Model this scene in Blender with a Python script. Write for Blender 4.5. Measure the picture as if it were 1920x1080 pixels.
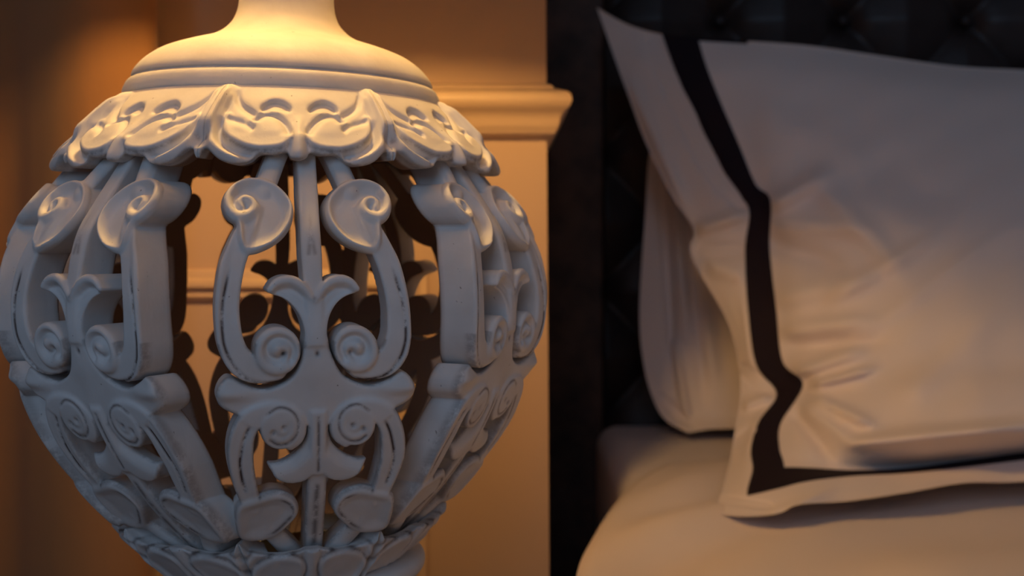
import bpy, math, random
import numpy as np
from math import radians, sin, cos, pi
random.seed(4); np.random.seed(4)
for o in list(bpy.data.objects): bpy.data.objects.remove(o)
scn = bpy.context.scene
COL = scn.collection

# ------------------------------------------------------------------ camera, world, exposure
F = 2200.0          # focal length in pixels of a 1920 wide frame
HZ = 430.0          # height of the horizon in the frame
ZC = 0.95           # eye height above the floor
cam_d = bpy.data.cameras.new('camera'); cam = bpy.data.objects.new('camera', cam_d); COL.objects.link(cam)
cam.location = (0, 0, ZC); cam.rotation_euler = (pi/2, 0, 0)
cam_d.sensor_width = 36; cam_d.lens = F/1920*36; cam_d.shift_y = -(540-HZ)/1920
cam_d.clip_start = .02
cam_d.dof.use_dof = True; cam_d.dof.focus_distance = .545; cam_d.dof.aperture_fstop = 9
scn.camera = cam
scn.view_settings.view_transform = 'Standard'; scn.view_settings.look = 'None'
scn.view_settings.exposure = 0; scn.view_settings.gamma = 1; scn.view_settings.use_curve_mapping = False
w = bpy.data.worlds.new('world'); scn.world = w; w.use_nodes = True
bg = w.node_tree.nodes['Background']; bg.inputs[0].default_value = (.66, .68, .86, 1); bg.inputs[1].default_value = .070

LD = .667                                     # distance of the lamp axis
AXP = 529.0                                   # where the axis falls in the frame
LX = (AXP-960)/F*LD
def light(name, kind, loc, energy, color, size=None, rot=None, spread=None):
    d = bpy.data.lights.new(name, kind); o = bpy.data.objects.new(name, d); COL.objects.link(o)
    o.location = loc; d.energy = energy; d.color = color
    if kind == 'POINT': d.shadow_soft_size = size
    if kind == 'AREA':
        d.shape = 'RECTANGLE'; d.size, d.size_y = size
        if spread: d.spread = spread
    if rot: o.rotation_euler = rot
    return o
BULB_Z = .31; BULB_POWER = 205; BULB_COL = (1, .575, .165)
# daylight of the room's window, behind and left of the camera
light('window_daylight', 'AREA', (-.35, -1.65, ZC+1.0), 9.0, (.46, .68, 1.0), (1.0, 1.3), (radians(62), 0, radians(-6)))

# ------------------------------------------------------------------ helpers
def tag(o, label=None, cat=None, group=None, kind=None):
    if label: o['label'] = label
    if cat: o['category'] = cat
    if group: o['group'] = group
    if kind: o['kind'] = kind
    return o
def empty(name, loc=(0,0,0)):
    o = bpy.data.objects.new(name, None); COL.objects.link(o); o.location = loc; return o
def mesh_obj(name, verts, faces, mat, parent=None, smooth=True, me=None):
    if me is None:
        me = bpy.data.meshes.new(name)
        verts = np.asarray(verts, dtype=np.float32)
        if isinstance(faces, np.ndarray) and faces.shape[1] == 4:
            n = len(faces); me.vertices.add(len(verts)); me.vertices.foreach_set('co', verts.ravel())
            me.loops.add(n*4); me.loops.foreach_set('vertex_index', faces.astype(np.int32).ravel())
            me.polygons.add(n); me.polygons.foreach_set('loop_start', np.arange(n, dtype=np.int32)*4)
            me.update(calc_edges=True)
        else:
            me.from_pydata([tuple(v) for v in verts.tolist()], [], [tuple(int(i) for i in f) for f in faces])
        me.validate()
        if smooth: me.polygons.foreach_set('use_smooth', [True]*len(me.polygons))
        me.update()
        if mat: me.materials.append(mat)
    o = bpy.data.objects.new(name, me); COL.objects.link(o)
    if parent: o.parent = parent
    return o
def unproj(px, py, Y):
    px, py, Y = np.broadcast_arrays(np.asarray(px, float), py, Y)
    return np.stack([(px-960)/F*Y, Y*1.0, ZC+(HZ-py)/F*Y], -1)
def interp_cr(P, n):
    """Catmull-Rom through the rows of P (axis 0), n samples per span."""
    P = np.asarray(P, float); Q = np.concatenate([[2*P[0]-P[1]], P, [2*P[-1]-P[-2]]])
    out = []
    for i in range(len(P)-1):
        p0, p1, p2, p3 = Q[i:i+4]
        for k in range(n):
            t = k/n
            out.append(.5*((2*p1)+(-p0+p2)*t+(2*p0-5*p1+4*p2-p3)*t*t+(-p0+3*p1-3*p2+p3)*t**3))
    out.append(P[-1]); return np.array(out)
def grid_faces(n, m, off=0, flip=False):
    i, j = np.meshgrid(np.arange(n-1), np.arange(m-1), indexing='ij')
    a = (i*m+j).ravel()+off
    f = np.stack([a, a+m, a+m+1, a+1], 1)
    return f[:, ::-1].copy() if flip else f
def sstep(a, b, x):
    t = np.clip((x-a)/(b-a), 0, 1); return t*t*(3-2*t)
def lathe(name, prof, mat, parent, n=128, loc=(0,0,0)):
    v = []; f = []
    for (r, z) in prof:
        for k in range(n):
            a = 2*pi*k/n; v.append((r*cos(a), r*sin(a), z))
    m = len(prof)
    for i in range(m-1):
        for k in range(n):
            k2 = (k+1) % n
            f.append((i*n+k, i*n+k2, (i+1)*n+k2, (i+1)*n+k))
    o = mesh_obj(name, v, np.array(f)[:, ::-1].copy() if prof[0][1] > prof[-1][1] else np.array(f), mat, parent)
    o.location = loc; return o
def box(name, x0, x1, y0, y1, z0, z1, mat, parent=None, bev=.002):
    v = [(x, y, z) for x in (x0, x1) for y in (y0, y1) for z in (z0, z1)]
    f = [(0,1,3,2), (4,6,7,5), (0,4,5,1), (2,3,7,6), (0,2,6,4), (1,5,7,3)]
    o = mesh_obj(name, v, f, mat, parent, smooth=False)
    if bev:
        b = o.modifiers.new('bevel', 'BEVEL'); b.width = bev; b.segments = 2
    return o
def sweep(name, prof, path, mat, parent=None, closed=False):
    """prof: (outward offset, height) pairs; path: list of (point, outward unit vector scaled for the mitre, up)."""
    v = []; m = len(prof)
    for p, outv, up in path:
        p = np.array(p, float); outv = np.array(outv, float); up = np.array(up, float)
        for (a, b) in prof: v.append(p+outv*a+up*b)
    f = []; n = len(path)
    for i in range(n if closed else n-1):
        j = (i+1) % n
        for k in range(m-1): f.append((i*m+k, i*m+k+1, j*m+k+1, j*m+k))
    if not closed: f += [tuple(range(m)), tuple(range((n-1)*m, n*m))[::-1]]
    o = mesh_obj(name, v, f, mat, parent, smooth=False)
    for p in o.data.polygons: p.use_smooth = len(p.vertices) == 4
    o.data.set_sharp_from_angle(angle=radians(42))
    return o

# ------------------------------------------------------------------ materials
def new_mat(name, col, rough=.6, spec=.3, noise=None, bump=None, sheen=0):
    m = bpy.data.materials.new(name); m.use_nodes = True; nt = m.node_tree; N = nt.nodes; L = nt.links
    b = N['Principled BSDF']; b.inputs['Roughness'].default_value = rough
    b.inputs['Specular IOR Level'].default_value = spec
    b.inputs['Base Color'].default_value = (*col, 1)
    if sheen: b.inputs['Sheen Weight'].default_value = sheen
    tc = N.new('ShaderNodeTexCoord')
    if noise:
        sc, col2, amt = noise
        t = N.new('ShaderNodeTexNoise'); t.inputs['Scale'].default_value = sc; t.inputs['Detail'].default_value = 5
        L.new(tc.outputs['Object'], t.inputs['Vector'])
        r = N.new('ShaderNodeMapRange'); r.inputs[1].default_value = .35; r.inputs[2].default_value = .7
        r.inputs[4].default_value = amt; L.new(t.outputs[0], r.inputs[0])
        mx = N.new('ShaderNodeMix'); mx.data_type = 'RGBA'; mx.inputs[6].default_value = (*col, 1); mx.inputs[7].default_value = (*col2, 1)
        L.new(r.outputs[0], mx.inputs[0]); L.new(mx.outputs[2], b.inputs['Base Color'])
    if bump:
        sc, st, scale3 = bump
        mp = N.new('ShaderNodeMapping'); mp.inputs['Scale'].default_value = scale3; L.new(tc.outputs['Object'], mp.inputs[0])
        t = N.new('ShaderNodeTexNoise'); t.inputs['Scale'].default_value = sc; t.inputs['Detail'].default_value = 4
        L.new(mp.outputs[0], t.inputs['Vector'])
        bp = N.new('ShaderNodeBump'); bp.inputs['Strength'].default_value = st; bp.inputs['Distance'].default_value = .002
        L.new(t.outputs[0], bp.inputs['Height']); L.new(bp.outputs[0], b.inputs['Normal'])
    return m
M_wall = new_mat('wall_paint', (.62, .42, .29), .55, .3, bump=(60, .12, (1,1,1)))
M_trim = new_mat('trim_paint', (.68, .47, .31), .42, .4)
M_drape = new_mat('drape_cloth', (.34, .155, .06), .8, .15, noise=(3, (.30, .15, .07), .6), bump=(260, .15, (1,1,.2)), sheen=.15)
M_floor = new_mat('floor_carpet', (.12, .08, .05), .9, .1, noise=(20, (.09, .06, .04), 1))
M_head = new_mat('headboard_leather', (.040, .026, .024), .42, .35, noise=(14, (.022, .015, .014), 1), bump=(220, .2, (1,1,1)))
M_head2 = new_mat('headboard_frame_wood', (.11, .062, .045), .5, .3, noise=(20, (.034, .02, .015), 1))
M_linen = new_mat('white_percale', (.84, .73, .68), .85, .15, bump=(900, .08, (1,1,1)), sheen=.1)
M_duvet = new_mat('white_duvet_cotton', (.82, .69, .61), .88, .12, bump=(700, .08, (1,1,1)), sheen=.1)
M_ribbon = new_mat('dark_plum_ribbon', (.020, .012, .017), .8, .15, bump=(1200, .2, (1,1,1)))
M_wood = new_mat('dark_walnut', (.06, .035, .02), .4, .4, noise=(9, (.09, .05, .03), 1))
M_shade = new_mat('shade_linen', (.42, .34, .24), .9, .1)
nt_ = M_shade.node_tree; tr_ = nt_.nodes.new('ShaderNodeBsdfTranslucent'); tr_.inputs[0].default_value = (.85, .68, .5, 1)
mxs = nt_.nodes.new('ShaderNodeMixShader'); mxs.inputs[0].default_value = .30
nt_.links.new(nt_.nodes['Principled BSDF'].outputs[0], mxs.inputs[1]); nt_.links.new(tr_.outputs[0], mxs.inputs[2])
nt_.links.new(mxs.outputs[0], nt_.nodes['Material Output'].inputs[0])
M_brass = new_mat('brass', (.5, .36, .16), .3, .5)

def paint():
    m = bpy.data.materials.new('worn_white_paint'); m.use_nodes = True; nt = m.node_tree; N = nt.nodes; L = nt.links
    b = N['Principled BSDF']; b.inputs['Roughness'].default_value = .58; b.inputs['Specular IOR Level'].default_value = .3
    tc = N.new('ShaderNodeTexCoord')
    n1 = N.new('ShaderNodeTexNoise'); n1.inputs['Scale'].default_value = 45; n1.inputs['Detail'].default_value = 6
    L.new(tc.outputs['Object'], n1.inputs['Vector'])
    base = N.new('ShaderNodeValToRGB'); base.color_ramp.elements[0].position = .3; base.color_ramp.elements[1].position = .7
    base.color_ramp.elements[0].color = (.70, .68, .66, 1); base.color_ramp.elements[1].color = (.80, .79, .78, 1)
    L.new(n1.outputs[0], base.inputs[0])
    at = N.new('ShaderNodeAttribute'); at.attribute_name = 'wear'
    n2 = N.new('ShaderNodeTexNoise'); n2.inputs['Scale'].default_value = 95; n2.inputs['Detail'].default_value = 7; n2.inputs['Roughness'].default_value = .7
    L.new(tc.outputs['Object'], n2.inputs['Vector'])
    mr = N.new('ShaderNodeMapRange'); mr.inputs[1].default_value = .38; mr.inputs[2].default_value = .52
    L.new(n2.outputs[0], mr.inputs[0])
    mu = N.new('ShaderNodeMath'); mu.operation = 'MULTIPLY'; mu.use_clamp = True; L.new(at.outputs['Fac'], mu.inputs[0]); L.new(mr.outputs[0], mu.inputs[1])
    # a few loose flecks where the paint has chipped
    n3 = N.new('ShaderNodeTexNoise'); n3.inputs['Scale'].default_value = 300; n3.inputs['Detail'].default_value = 2
    L.new(tc.outputs['Object'], n3.inputs['Vector'])
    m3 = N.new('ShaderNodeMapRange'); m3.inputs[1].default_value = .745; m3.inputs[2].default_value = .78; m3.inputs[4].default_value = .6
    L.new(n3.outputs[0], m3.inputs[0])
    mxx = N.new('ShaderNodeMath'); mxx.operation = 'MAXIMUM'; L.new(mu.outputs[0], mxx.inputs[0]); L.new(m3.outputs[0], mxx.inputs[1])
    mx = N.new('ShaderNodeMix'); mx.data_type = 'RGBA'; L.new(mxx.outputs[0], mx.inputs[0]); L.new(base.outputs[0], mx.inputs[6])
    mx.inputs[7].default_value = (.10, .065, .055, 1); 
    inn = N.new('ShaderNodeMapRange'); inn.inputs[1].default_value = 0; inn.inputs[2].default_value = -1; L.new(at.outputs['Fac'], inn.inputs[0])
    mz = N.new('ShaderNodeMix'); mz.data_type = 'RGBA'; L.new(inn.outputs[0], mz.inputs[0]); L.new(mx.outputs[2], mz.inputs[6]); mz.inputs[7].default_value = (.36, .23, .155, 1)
    L.new(mz.outputs[2], b.inputs['Base Color'])
    mp = N.new('ShaderNodeMapping'); mp.inputs['Scale'].default_value = (1, 1, .3); L.new(tc.outputs['Object'], mp.inputs[0])
    n4 = N.new('ShaderNodeTexNoise'); n4.inputs['Scale'].default_value = 260; n4.inputs['Detail'].default_value = 5
    L.new(mp.outputs[0], n4.inputs['Vector'])
    bp = N.new('ShaderNodeBump'); bp.inputs['Strength'].default_value = .3; bp.inputs['Distance'].default_value = .0006
    L.new(n4.outputs[0], bp.inputs['Height']); L.new(bp.outputs[0], b.inputs['Normal'])
    return m
M_paint = paint()

# ------------------------------------------------------------------ the room
WY = 1.05                                     # the lamp's wall
def X(px, Y): return (px-960)/F*Y
def Z(py, Y): return ZC+(HZ-py)/F*Y
BK = 1.30
HY = 1.24*BK                                   # wall of the bed niche
xc = X(1024, WY)
# pier wall: a solid block with an outer corner at its right end (leans a hair, like the photographed one)
xt = X(1017, WY)-.000; xb = X(1033, WY)
def pier():
    zt, zb = 2.5, 0
    slope = (xb-xt)/(Z(0, WY)-Z(1080, WY))
    ex = lambda z: xc+slope*(Z(430, WY)-z)
    v = [(-1.6, WY, zb), (ex(.5), WY, zb), (ex(1.5), WY, zt), (-1.6, WY, zt),
         (-1.6, HY+.25, zb), (ex(.5), HY+.25, zb), (ex(1.5), HY+.25, zt), (-1.6, HY+.25, zt)]
    f = [(0,1,2,3), (1,5,6,2), (5,4,7,6), (4,0,3,7), (3,2,6,7), (0,4,5,1)]
    return mesh_obj('wall_lamp', v, f, M_wall, smooth=False), ex
pw, ex = pier(); tag(pw, kind='structure')
o = mesh_obj('wall_bed', [(-.2, HY+.09, 0), (2.6, HY+.09, 0), (2.6, HY+.09, 2.5), (-.2, HY+.09, 2.5),
                          (-.2, HY+.25, 0), (2.6, HY+.25, 0), (2.6, HY+.25, 2.5), (-.2, HY+.25, 2.5)],
             [(0,1,2,3), (1,5,6,2), (5,4,7,6), (4,0,3,7), (3,2,6,7), (0,4,5,1)], M_wall, smooth=False); tag(o, kind='structure')
o = mesh_obj('floor', [(-1.6, -2.4, 0), (2.6, -2.4, 0), (2.6, HY+.25, 0), (-1.6, HY+.25, 0),
                       (-1.6, -2.4, -.05), (2.6, -2.4, -.05), (2.6, HY+.25, -.05), (-1.6, HY+.25, -.05)],
             [(0,1,2,3), (4,7,6,5), (0,4,5,1), (1,5,6,2), (2,6,7,3), (3,7,4,0)], M_floor, smooth=False); tag(o, kind='structure')
# chair rail: profile read off its mitred end
RP = [(1021,156),(1033,159.5),(1037,163),(1040,168),(1050,171),(1062,175),(1068,180),(1071,187),(1071.5,193),(1069,200),(1063,207),(1057,212),(1052,219),
      (1050,226),(1048,236),(1047,240),(1044,243),(1043,249),(1036,256),(1030,259),(1024,260),(1015,260)]
k = WY/F
prof = [(max(0, (x-1022)*k), (208-y)*k) for x, y in RP]; prof = [(0-.003, prof[0][1])]+prof+[(-.003, prof[-1][1])]
zr = Z(208, WY); xe = ex(zr)
up = (0, 0, 1)
o = sweep('trim_1', prof, [((X(262, WY), WY, zr), (0,-1,0), up), ((xe, WY, zr), (1,-1,0), up), ((xe, HY+.08, zr), (1,0,0), up)], M_trim)
tag(o, kind='structure')
# picture-frame moulding under the chair rail
mp = [(-.002, .0285), (0, .0285), (.004, .0275), (.0055, .024), (.007, .018), (.010, .013), (.0135, .009), (.0145, .005), (.0145, .001), (.013, -.002), (.009, -.0035),
      (.006, -.006), (.0085, -.010), (.009, -.015), (.007, -.019), (.004, -.022), (.003, -.0245), (0, -.026), (-.002, -.026)]
mp = [(a*.8, b*.56) for a, b in mp]
xl, xr, zt, zb = X(215, WY), X(770, WY), Z(538, WY), .22
def corner(x, z, sx, sz): return ((x, WY, z), (sx, sz))
v = []; m = len(mp)
for (x, z, sx, sz) in ((xl, zt, -1, 1), (xr, zt, 1, 1), (xr, zb, 1, -1), (xl, zb, -1, -1)):
    for a, b in mp: v.append((x+sx*b, WY-a, z+sz*b))
f = [((i*m+q), ((i+1) % 4*m+q), ((i+1) % 4*m+q+1), (i*m+q+1)) for i in range(4) for q in range(m-1)]
o = mesh_obj('trim_2', v, f, M_trim); o.data.set_sharp_from_angle(angle=radians(35)); tag(o, kind='structure')

# drape at the left, one broad fold and the start of the next
dr = empty('drape', (-.45, 1.0, 0))
pts = [(291, 1.046), (291, 1.0), (288, .975), (272, .960), (236, .953), (190, .950), (145, .953), (102, .966), (62, .990), (25, 1.018), (-20, 1.034), (-70, 1.03), (-130, .99), (-210, .97), (-290, 1.0), (-360, 1.04)]
cx_ = interp_cr([(X(a, y), y) for a, y in pts], 8); cx_[:, 1] = np.minimum(cx_[:, 1], 1.044)
zz = np.linspace(.02, 2.3, 90)
P = np.zeros((len(zz), len(cx_), 3))
t = np.linspace(0, 1, len(cx_))
for i, z in enumerate(zz):
    a = .0035*np.sin(z*5+t*7)+.002*np.sin(z*11+t*15)
    P[i, :, 0] = cx_[:, 0]+.25*a*(t > .05); P[i, :, 1] = cx_[:, 1]+a*np.minimum(1, t*6); P[i, :, 2] = z
o = mesh_obj('drape_cloth', P.reshape(-1, 3)-np.array((-.45, 1.0, 0)), grid_faces(len(zz), len(cx_), flip=False), M_drape, dr)
s = o.modifiers.new('thick', 'SOLIDIFY'); s.thickness = .003; s.offset = 0
tag(dr, 'heavy brown drape with one broad soft fold, left of the carved lamp', 'curtain')

# ------------------------------------------------------------------ the lamp: body of revolution
def sil(y, w):                                # silhouette sample -> (z, r) about the lamp axis
    th0 = math.atan((960-AXP)/F); D = LD/cos(th0); lo, hi = 0, .6
    for _ in range(40):
        al = (lo+hi)/2
        if math.tan(th0+al)-math.tan(th0-al) < 2*w/F: lo = al
        else: hi = al
    return (HZ-y)/F*LD*cos(al)**2, D*sin(al)
PAN = [(250,338),(285,376),(320,404),(356,431),(395,460),(430,484),(470,499),(520,509),(560,512),(600,510),(640,502),(680,489),(720,474),(760,455),(800,432),(850,398),(900,357),(950,309),(1000,258),(1050,200),(1085,160)]
TOP = [(176,262),(185,284),(193,298),(205,312),(220,329),(238,347),(256,366),(277,389),(300,406),(318,415),(335,417)]
BOT = [(925,345),(945,327),(969,305),(995,280),(1022,250),(1045,222),(1070,190),(1090,165),(1110,138),(1130,112)]
class Surf:
    def __init__(s, pts, phi0):
        a = np.array([sil(y, w_) for y, w_ in pts]); a = interp_cr(a, 10)
        s.z, s.r = a[:, 0], a[:, 1]
        tz = np.gradient(s.z); tr = np.gradient(s.r); l = np.hypot(tz, tr)
        s.nr, s.nz = -tz/l, tr/l
        s.nr = np.convolve(np.pad(s.nr, 6, 'edge'), np.ones(13)/13, 'valid'); s.nz = np.convolve(np.pad(s.nz, 6, 'edge'), np.ones(13)/13, 'valid')
        s.v = HZ-s.z*F/(LD-s.r*cos(radians(phi0)))
    def at(s, v):
        return [np.interp(v, s.v, q) for q in (s.z, s.r, s.nr, s.nz)]
CXP = np.array([(250,573),(290,574),(400,580),(560,589),(670,595.5),(730,597),(870,597),(1032,588),(1130,580)])
def cxl(v): return np.interp(v, CXP[:, 0], CXP[:, 1])
def phi_of(px, r):
    A = px-960.0; q = np.clip((px-AXP)*LD/(r*np.sqrt(F*F+A*A)), -1, 1); return np.arcsin(q)-np.arctan(A/F)

def surface_nets(Fv, xs, ys, zs):
    nx, ny, nz = Fv.shape; ins = Fv < 0
    c = np.zeros((nx-1, ny-1, nz-1), np.int8)
    for a in (0, 1):
        for b in (0, 1):
            for d in (0, 1): c += ins[a:nx-1+a, b:ny-1+b, d:nz-1+d]
    mix = (c > 0) & (c < 8); I, J, K = np.nonzero(mix)
    idx = -np.ones(mix.shape, np.int64); idx[I, J, K] = np.arange(len(I))
    acc = np.zeros((len(I), 3)); cnt = np.zeros(len(I))
    C = [(0,0,0),(1,0,0),(0,1,0),(1,1,0),(0,0,1),(1,0,1),(0,1,1),(1,1,1)]
    E = [(p, q) for p in range(8) for q in range(p+1, 8) if sum(abs(C[p][t]-C[q][t]) for t in range(3)) == 1]
    vals = [Fv[I+c_[0], J+c_[1], K+c_[2]] for c_ in C]
    for p, q in E:
        a, b = vals[p], vals[q]; m_ = (a < 0) != (b < 0)
        t = np.where(m_, a/np.where(m_, a-b, 1), 0)
        for ax in range(3): acc[:, ax] += np.where(m_, C[p][ax]+t*(C[q][ax]-C[p][ax]), 0)
        cnt += m_
    acc /= cnt[:, None]
    pos = np.stack([xs[I]+acc[:, 0]*(xs[I+1]-xs[I]), ys[J]+acc[:, 1]*(ys[J+1]-ys[J]), zs[K]+acc[:, 2]*(zs[K+1]-zs[K])], 1)
    faces = []
    for ax in range(3):
        sl0 = [slice(None)]*3; sl1 = [slice(None)]*3; sl0[ax] = slice(0, -1); sl1[ax] = slice(1, None)
        a, b = ins[tuple(sl0)], ins[tuple(sl1)]; ch = a != b
        i, j, k_ = np.nonzero(ch); o1, o2 = [q for q in range(3) if q != ax]
        g = [i, j, k_]; n_ = [nx, ny, nz]
        ok = (g[o1] > 0) & (g[o1] < n_[o1]-1) & (g[o2] > 0) & (g[o2] < n_[o2]-1)
        g = [q[ok] for q in g]; s_in = a[tuple(g)]
        def cell(d1, d2):
            h = [q.copy() for q in g]; h[o1] = h[o1]-d1; h[o2] = h[o2]-d2; return idx[tuple(h)]
        f = np.stack([cell(0, 0), cell(1, 0), cell(1, 1), cell(0, 1)], 1)
        fl = s_in if ax != 1 else ~s_in
        f[~fl] = f[~fl][:, ::-1]; faces.append(f)
    return pos, np.concatenate(faces)

# 2D fields on a grid of design pixels
def seg_d(PX, PY, pts):
    """distance to a polyline whose points may carry a radius; returns (dist, radius at the nearest point, arc parameter)."""
    best = np.full(PX.shape, 1e9); rad = np.zeros(PX.shape); par = np.zeros(PX.shape); L0 = 0
    for a, b in zip(pts[:-1], pts[1:]):
        ax, ay, bx, by = a[0], a[1], b[0], b[1]; dx, dy = bx-ax, by-ay; l2 = dx*dx+dy*dy+1e-9
        t = np.clip(((PX-ax)*dx+(PY-ay)*dy)/l2, 0, 1); d = np.hypot(PX-ax-t*dx, PY-ay-t*dy)
        ra = a[2] if len(a) > 2 else 0; rb = b[2] if len(b) > 2 else 0; r_ = ra+(rb-ra)*t
        m_ = d-r_ < best-rad if len(a) > 2 else d < best
        best = np.where(m_, d, best); rad = np.where(m_, r_, rad); par = np.where(m_, L0+t*math.sqrt(l2), par); L0 += math.sqrt(l2)
    return best, rad, par/L0
def smooth_pts(pts, n=5, closed=False):
    P = np.array(pts, float)
    if closed:
        Q = np.concatenate([P[-2:], P, P[:3]]); R = interp_cr(Q, n); return R[2*n:2*n+len(P)*n].tolist()
    return interp_cr(P, n).tolist()
def poly_d(PX, PY, pts, smooth=True):
    p = smooth_pts(pts, 4, True) if smooth else [list(q) for q in pts]
    d, _, _ = seg_d(PX, PY, [q[:2] for q in p]+[p[0][:2]])
    ins = np.zeros(PX.shape, bool); n = len(p)
    for i in range(n):
        x0, y0 = p[i][:2]; x1, y1 = p[(i+1) % n][:2]
        if y0 == y1: continue
        c = ((y0 > PY) != (y1 > PY)) & (PX < (x1-x0)*(PY-y0)/(y1-y0)+x0); ins ^= c
    d2, _, _ = seg_d(PX, PY, [q[:2] for q in p]+[p[0][:2]])
    return np.where(ins, -d2, d2)
def stroke_d(PX, PY, pts, n=5):
    d, r, t = seg_d(PX, PY, smooth_pts(pts, n)); return d-r, d, r, t
def blur(h, k=1):
    for _ in range(k):
        for ax in (0, 1):
            hp = np.pad(h, [(1,1) if a == ax else (0,0) for a in (0,1)], 'edge')
            s0 = [slice(None)]*2; s2 = [slice(None)]*2; s1 = [slice(None)]*2
            s0[ax] = slice(0, -2); s1[ax] = slice(1, -1); s2[ax] = slice(2, None)
            h = .25*hp[tuple(s0)]+.5*hp[tuple(s1)]+.25*hp[tuple(s2)]
    return h
def smax(a, b, k):
    h = np.clip(.5+.5*(a-b)/k, 0, 1); return b+(a-b)*h+k*h*(1-h)

def vnormals(V, Fc):
    n = np.cross(V[Fc[:, 2]]-V[Fc[:, 0]], V[Fc[:, 3]]-V[Fc[:, 1]]); vn = np.zeros_like(V)
    for c in range(4): np.add.at(vn, Fc[:, c], n)
    return vn/np.maximum(np.linalg.norm(vn, axis=1)[:, None], 1e-20)
def bil(fld, us, vs, u, v):
    i = np.clip((u-us[0])/(us[1]-us[0]), 0, len(us)-1.001); j = np.clip((v-vs[0])/(vs[1]-vs[0]), 0, len(vs)-1.001)
    a, b = i.astype(int), j.astype(int); fi, fj = i-a, j-b
    return fld[a, b]*(1-fi)*(1-fj)+fld[a+1, b]*fi*(1-fj)+fld[a, b+1]*(1-fi)*fj+fld[a+1, b+1]*fi*fj

SC = 1/4150.0                                 # metres per design pixel of depth
ST = 2.3
# ---- design of one carved panel, left half, in the pixels of the nearest panel
hu = np.arange(-200, ST/2, ST); hu = hu-hu[-1]          # ..., 0
vs = np.arange(262, 1062, ST)
U, Vv = np.meshgrid(hu, vs, indexing='ij')
PX = U+cxl(Vv); PY = Vv
prims = []                                    # (group, d, h)
def add(g, d, h): prims.append((g, d, h))
def edge(d, r): return -r*(1-np.sqrt(np.clip(1-np.clip((d+r)/r, 0, 1)**2, 0, 1)))   # rounded shoulder of radius r
G_UP, G_STEM, G_FL, G_BOSS, G_LOW, G_FL2 = range(6)
# diagonal bar under the leaf collar
sd, dist, r, t = stroke_d(PX, PY, [(533,262,20),(520,290,20),(508,322,20),(497,352,20)])
add(G_UP, sd, -11+np.sqrt(np.clip(r*r-dist**2, 0, None))*.85)
# leaf-shaped scroll head
head = [(418,384),(424,362),(440,346),(465,337),(492,339),(516,348),(536,365),(548,384),(550,403),(545,424),(533,443),(516,458),(496,469),(474,476),(455,474),(446,455),(444,425),(436,412),(424,403)]
d = poly_d(PX, PY, head)
rfade = sstep(476, 452, PY+.35*(465-PX))*(1-sstep(398, 408, PY)*sstep(446, 436, PX))
rim = 13*np.exp(-((d+5.5)/5.2)**2)*rfade
dish = -9*sstep(-8, -24, d)*sstep(468, 430, PY)+4*sstep(445, 472, PY)
add(G_UP, d, 1+rim+dish+edge(d, 5)+2*sstep(-3,-12,d))
# small volute of the head
sd, dist, r, t = stroke_d(PX, PY, [(436,361,6),(428,372,7),(427,388,8),(433,401,9),(447,410,9.5),(466,406,9),(476,393,8),(471,380,7),(457,376,6.5),(448,383,6),(452,392,6)])
add(G_UP, sd, 5+np.sqrt(np.clip(r*r-dist**2, 0, None))*1.05)
# long C arm with its running groove
arm = [(489,388,3),(476,408,11),(460,436,20),(447,466,22),(436,497,23.5),(429,535,23.5),(426,570,23.5),(427.5,605,24),(433,640,25),(446,668,26),(466,686,26),(492,693,24),(517,693,22)]
sd, dist, r, t = stroke_d(PX, PY, arm)
outer = poly_d(PX, PY, [(300,300),(437,413),(419,460),(404,541),(403,582),(406,633),(416,672),(440,705),(486,722),(520,730),(300,760)], smooth=False)
hA = 4.5+edge(sd, 6)-2.5*sstep(6, 20, outer)+2.5*np.exp(-((PX-np.interp(PY,[375,410,440,470,500],[498,485,470,461,452]))/3.5)**2)*sstep(478,455,PY)-3*sstep(.0, .2, 1-np.minimum(1, t*5))*0
add(G_UP, sd, hA)
# inner volute
cx0, cy0 = 520, 656
rr = np.hypot(PX-cx0, (PY-cy0)*.97); d = rr-44
sp = [(545,672),(550,655),(543,640),(528,632),(511,634),(501,646),(502,661),(512,670),(524,670),(531,662)]
sdv, dv, _, _ = stroke_d(PX, PY, [(x, y, 0) for x, y in sp])
hV = 9+edge(d, 8)-12*np.exp(-(dv/6.2)**2)+2*np.exp(-((rr-33)/7)**2)+5*np.exp(-(np.hypot(PX-518,PY-650)/9)**2)
hV -= 10*np.exp(-(np.hypot((PX-531)*1.2, PY-662)/5.0)**2)
add(G_UP, d, hV)
# stem with facets
hw = np.interp(PY, [262,300,420,480,550,600,660], [17,18,19,20,17,17,20]); d = np.abs(U)-hw; d = np.maximum(d, PY-650)
add(G_STEM, d, 5-.0035*np.abs(U)**2.3+edge(d, 4))
# upper fleuron
lip = [(506,542,6),(516,531,8),(531,525,9),(548,526,9),(564,535,8.5),(577,549,7),(588,566,4)]
sd, dist, r, t = stroke_d(PX, PY, lip); add(G_FL, sd, 5+np.sqrt(np.clip(r*r-dist**2, 0, None))*.9)
body = [(503,536),(506,548),(527,556),(543,566),(556,581),(566,600),(572,625),(572,650),(589,655),(612,650),(605,560),(588,556),(570,540),(548,531),(525,532)]
d = poly_d(PX, PY, body); add(G_FL, d, 1+edge(d, 4)-7*np.exp(-((d+11)/9)**2)*sstep(600,545,PY)+.25*np.clip(-18-U, -40, 0)*0)
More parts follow.
